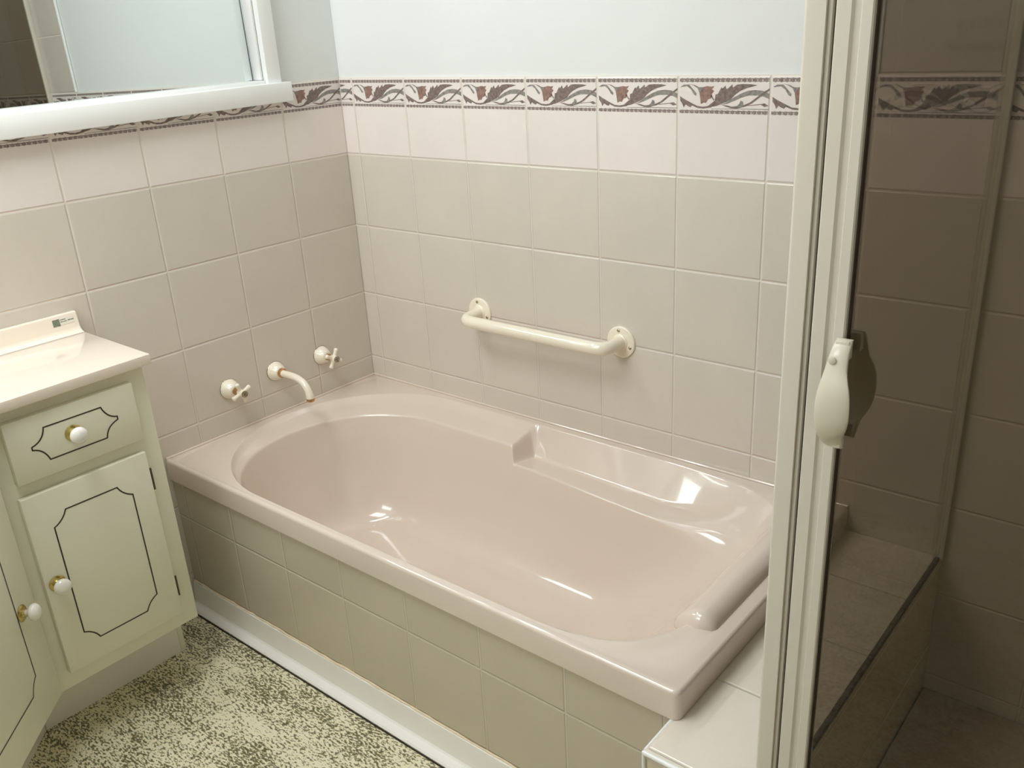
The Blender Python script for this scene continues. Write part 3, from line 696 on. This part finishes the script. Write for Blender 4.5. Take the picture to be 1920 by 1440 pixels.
bm = bmesh.new(); prism(bm, [(-0.0285, MY0 + 0.004), (0.0006, MY0 + 0.004), (0.0006, MY0 - 0.06), (0.034, MY0 - 0.06), (0.034, -0.183), (0.0006, -0.183), (0.0006, -0.2475), (-0.0285, -0.2475)], H - 0.043, H + 0.004, 0.002)
bx(bm, -0.0285, 0.012, MY0 + .004, -0.2480, H + 0.001, H + 0.012, 0.002, 2); shear(bm)
obj('sill', bm, M_white, mi_)

# ------------------------------------------------------------------ shower screen
ZS = H + 0.62
PY = -0.780
ss = thing('shower_screen', 'ivory framed shower screen with bronze tinted glass door', 'shower screen', (1.66, -0.76, H - 0.915))
bm = bmesh.new(); e_ = 0.0042
prism(bm, [(1.6365 + e_ * (1 - math.cos(a * PI / 16)), PY + e_ * (1 - math.sin(a * PI / 16))) for a in range(9)] + [(1.6590, PY), (1.6590, PY + 0.026), (1.6365, PY + 0.026)], H - 0.9145, ZS); bx(bm, 1.6590, 1.6640, PY + 0.004, PY + 0.026, H - 0.9145, ZS, 0.001); obj('corner_post', bm, M_frame, ss)
bm = bmesh.new(); bx(bm, 1.6642, 1.6678, PY + 0.010, PY + 0.024, H - 0.90, ZS); obj('door_gap_shade', bm, M_frame_dk, ss, smooth=False)  # dark strip in the post-door gap, the gap's shade put into its colour
bm = bmesh.new(); bx(bm, 1.6590, 1.6650, PY + 0.028, -0.014, H - 0.900, ZS - 0.02); obj('side_glass', bm, M_glass, ss, smooth=False)
bm = bmesh.new(); bx(bm, 1.652, 1.672, -0.0145, -0.0003, H - 0.9145, ZS, 0.0015); obj('wall_channel', bm, M_frame, ss)
bm = bmesh.new(); bx(bm, 1.6580, 1.6662, PY + 0.027, -0.015, H - 0.9145, H - 0.9065, 0.0008); obj('bottom_channel', bm, M_frame_dk, ss)
bm = bmesh.new(); bx(bm, 1.651, 1.673, PY + 0.027, -0.0005, ZS + 0.0005, ZS + 0.03, 0.002); bx(bm, 1.6365, RX - 0.002, PY, PY + 0.026, ZS + 0.0005, ZS + 0.03, 0.002); obj('top_rail', bm, M_frame, ss)
# door: stile with fluted profile
bm = bmesh.new()
def stile(bm, x0, w, z0, z1, flip=1):
    prof = [(0, 0.000), (0.0015, -0.0012), (0.0150, -0.0012), (0.0175, 0.0022), (0.0235, 0.0022), (0.0255, -0.0008), (w - 0.0015, -0.0008), (w, 0.0007), (w, 0.022), (0, 0.022)]
    pts = [(x0 + flip * a, PY + 0.0012 + b_) for a, b_ in prof]
    prism(bm, pts, z0, z1)
ZD = 0.13
stile(bm, 1.6685, 0.0365, ZD, ZS - 0.004)
stile(bm, RX - 0.006, 0.0365, ZD, ZS - 0.004, -1)
bx(bm, 1.7052, RX - 0.045, PY + 0.001, PY + 0.022, ZD, ZD + 0.035, 0.001); bx(bm, 1.7052, RX - 0.045, PY + 0.001, PY + 0.022, ZS - 0.04, ZS - 0.004, 0.001)
dd = obj('door', bm, M_frame, ss, ang=25)
bm = bmesh.new(); bx(bm, 1.702, RX - 0.04, PY + 0.010, PY + 0.015, ZD + 0.03, ZS - 0.035); obj('glass_pane', bm, M_glass, dd, smooth=False)
bm = bmesh.new(); bx(bm, 1.7051, 1.7060, PY + 0.0075, PY + 0.0170, ZD + 0.03, ZS - 0.035); obj('glazing_seal', bm, M_frame_dk, dd, smooth=False)
# bowed pull handles, outside and inside
HP_L = [(1.7000, -0.2065), (1.6973, -0.2200), (1.6942, -0.2415), (1.6918, -0.2560), (1.6905, -0.2700), (1.6905, -0.2850), (1.6912, -0.2980), (1.6930, -0.3090), (1.6950, -0.3180), (1.6975, -0.3265), (1.7005, -0.3330)]
HP_L = [(x, z - 0.007) for x, z in HP_L]
HP_R = [(1.7170, -0.2065), (1.7175, -0.2200), (1.7190, -0.2370), (1.7222, -0.2470), (1.7252, -0.2560), (1.7272, -0.2680), (1.7275, -0.2850), (1.7258, -0.2970), (1.7225, -0.3070), (1.7185, -0.3160), (1.7165, -0.3330)]
HP_R = [(x, z - 0.007) for x, z in HP_R]
def handle(yf, sgn, name_parent):
    bm = bmesh.new(); N = 30; rows = []
    def samp(P, t):
        x = t * (len(P) - 1); i = min(int(x), len(P) - 2); f_ = x - i
        def cr(a, b_, c, d, f): return 0.5 * ((2 * b_) + (-a + c) * f + (2 * a - 5 * b_ + 4 * c - d) * f * f + (-a + 3 * b_ - 3 * c + d) * f ** 3)
        g_ = lambda j: P[max(0, min(len(P) - 1, j))]
        return [cr(g_(i - 1)[k], g_(i)[k], g_(i + 1)[k], g_(i + 2)[k], f_) for k in (0, 1)]
    for i in range(N + 1):
        t = i / N; a = samp(HP_L, t); b_ = samp(HP_R, t)
        bow = math.sin(PI * min(1, max(0, (t - 0.02) / 0.96))) ** 0.7 * 0.024 + 0.004
        row = []
        for s, dy in ((0, .0), (0, .0022), (0.06, .0036), (0.35, .0044), (0.65, .0044), (0.94, .0036), (1, .0022), (1, .0), (0.5, .0)):
            row.append(bm.verts.new((a[0] + (b_[0] - a[0]) * s, yf + sgn * (bow + dy), H + a[1] + (b_[1] - a[1]) * s)))
        rows.append(row)
    m_ = len(rows[0])
    for A, B in zip(rows, rows[1:]):
        for k in range(m_): bm.faces.new((A[k], A[(k + 1) % m_], B[(k + 1) % m_], B[k]))
    bm.faces.new(rows[0]); bm.faces.new(rows[-1][::-1])
    for (za, zb, xa, xb) in ((-0.2355, -0.2145, 1.7005, 1.7155), (-0.3385, -0.3215, 1.7005, 1.7155)):      # feet
        ys = sorted((yf, yf + sgn * 0.012)); bx(bm, xa, xb, ys[0], ys[1], H + za, H + zb, 0.001)
    return obj(name_parent, bm, M_handle, dd, ang=50)
handle(PY - 0.0002, -1, 'handle')
handle(PY + 0.0240, 1, 'handle')
bm = bmesh.new(); lathe(bm, [(0, 0.0042), (0.0012, 0.0042), (0.0018, 0.003), (0.0018, 0.0005)], (1.7022, PY - 0.0216, H - 0.2340), (0, -1, 0), 20); obj('screw_cap', bm, M_handle, dd)

# switch plate on the wall behind the camera, mirrored faintly in the shower glass
wp = thing('switch_plate', 'white rectangular switch plate on the tiled wall facing the bathtub', 'switch', (1.42, FY, H + 0.06))
bm = bmesh.new(); bx(bm, 1.330, 1.500, FY + 0.0002, FY + 0.010, H + 0.016, H + 0.104, 0.003, 3); obj('cover', bm, M_white, wp)
for i in range(4):
    bm = bmesh.new(); bx(bm, 1.366 + i * .030, 1.376 + i * .030, FY + 0.0102, FY + 0.014, H + 0.050, H + 0.070, 0.001); obj('switch_button', bm, M_frame, wp)
# strip lamp above the mirror
lp = thing('strip_lamp', 'white strip lamp mounted on the wall above the mirror', 'lamp', (0, -0.80, H + 1.02))
bm = bmesh.new(); bx(bm, 0.0003, 0.075, -1.34, -0.26, H + 0.995, H + 1.06, 0.004); obj('lamp_base', bm, M_white, lp)
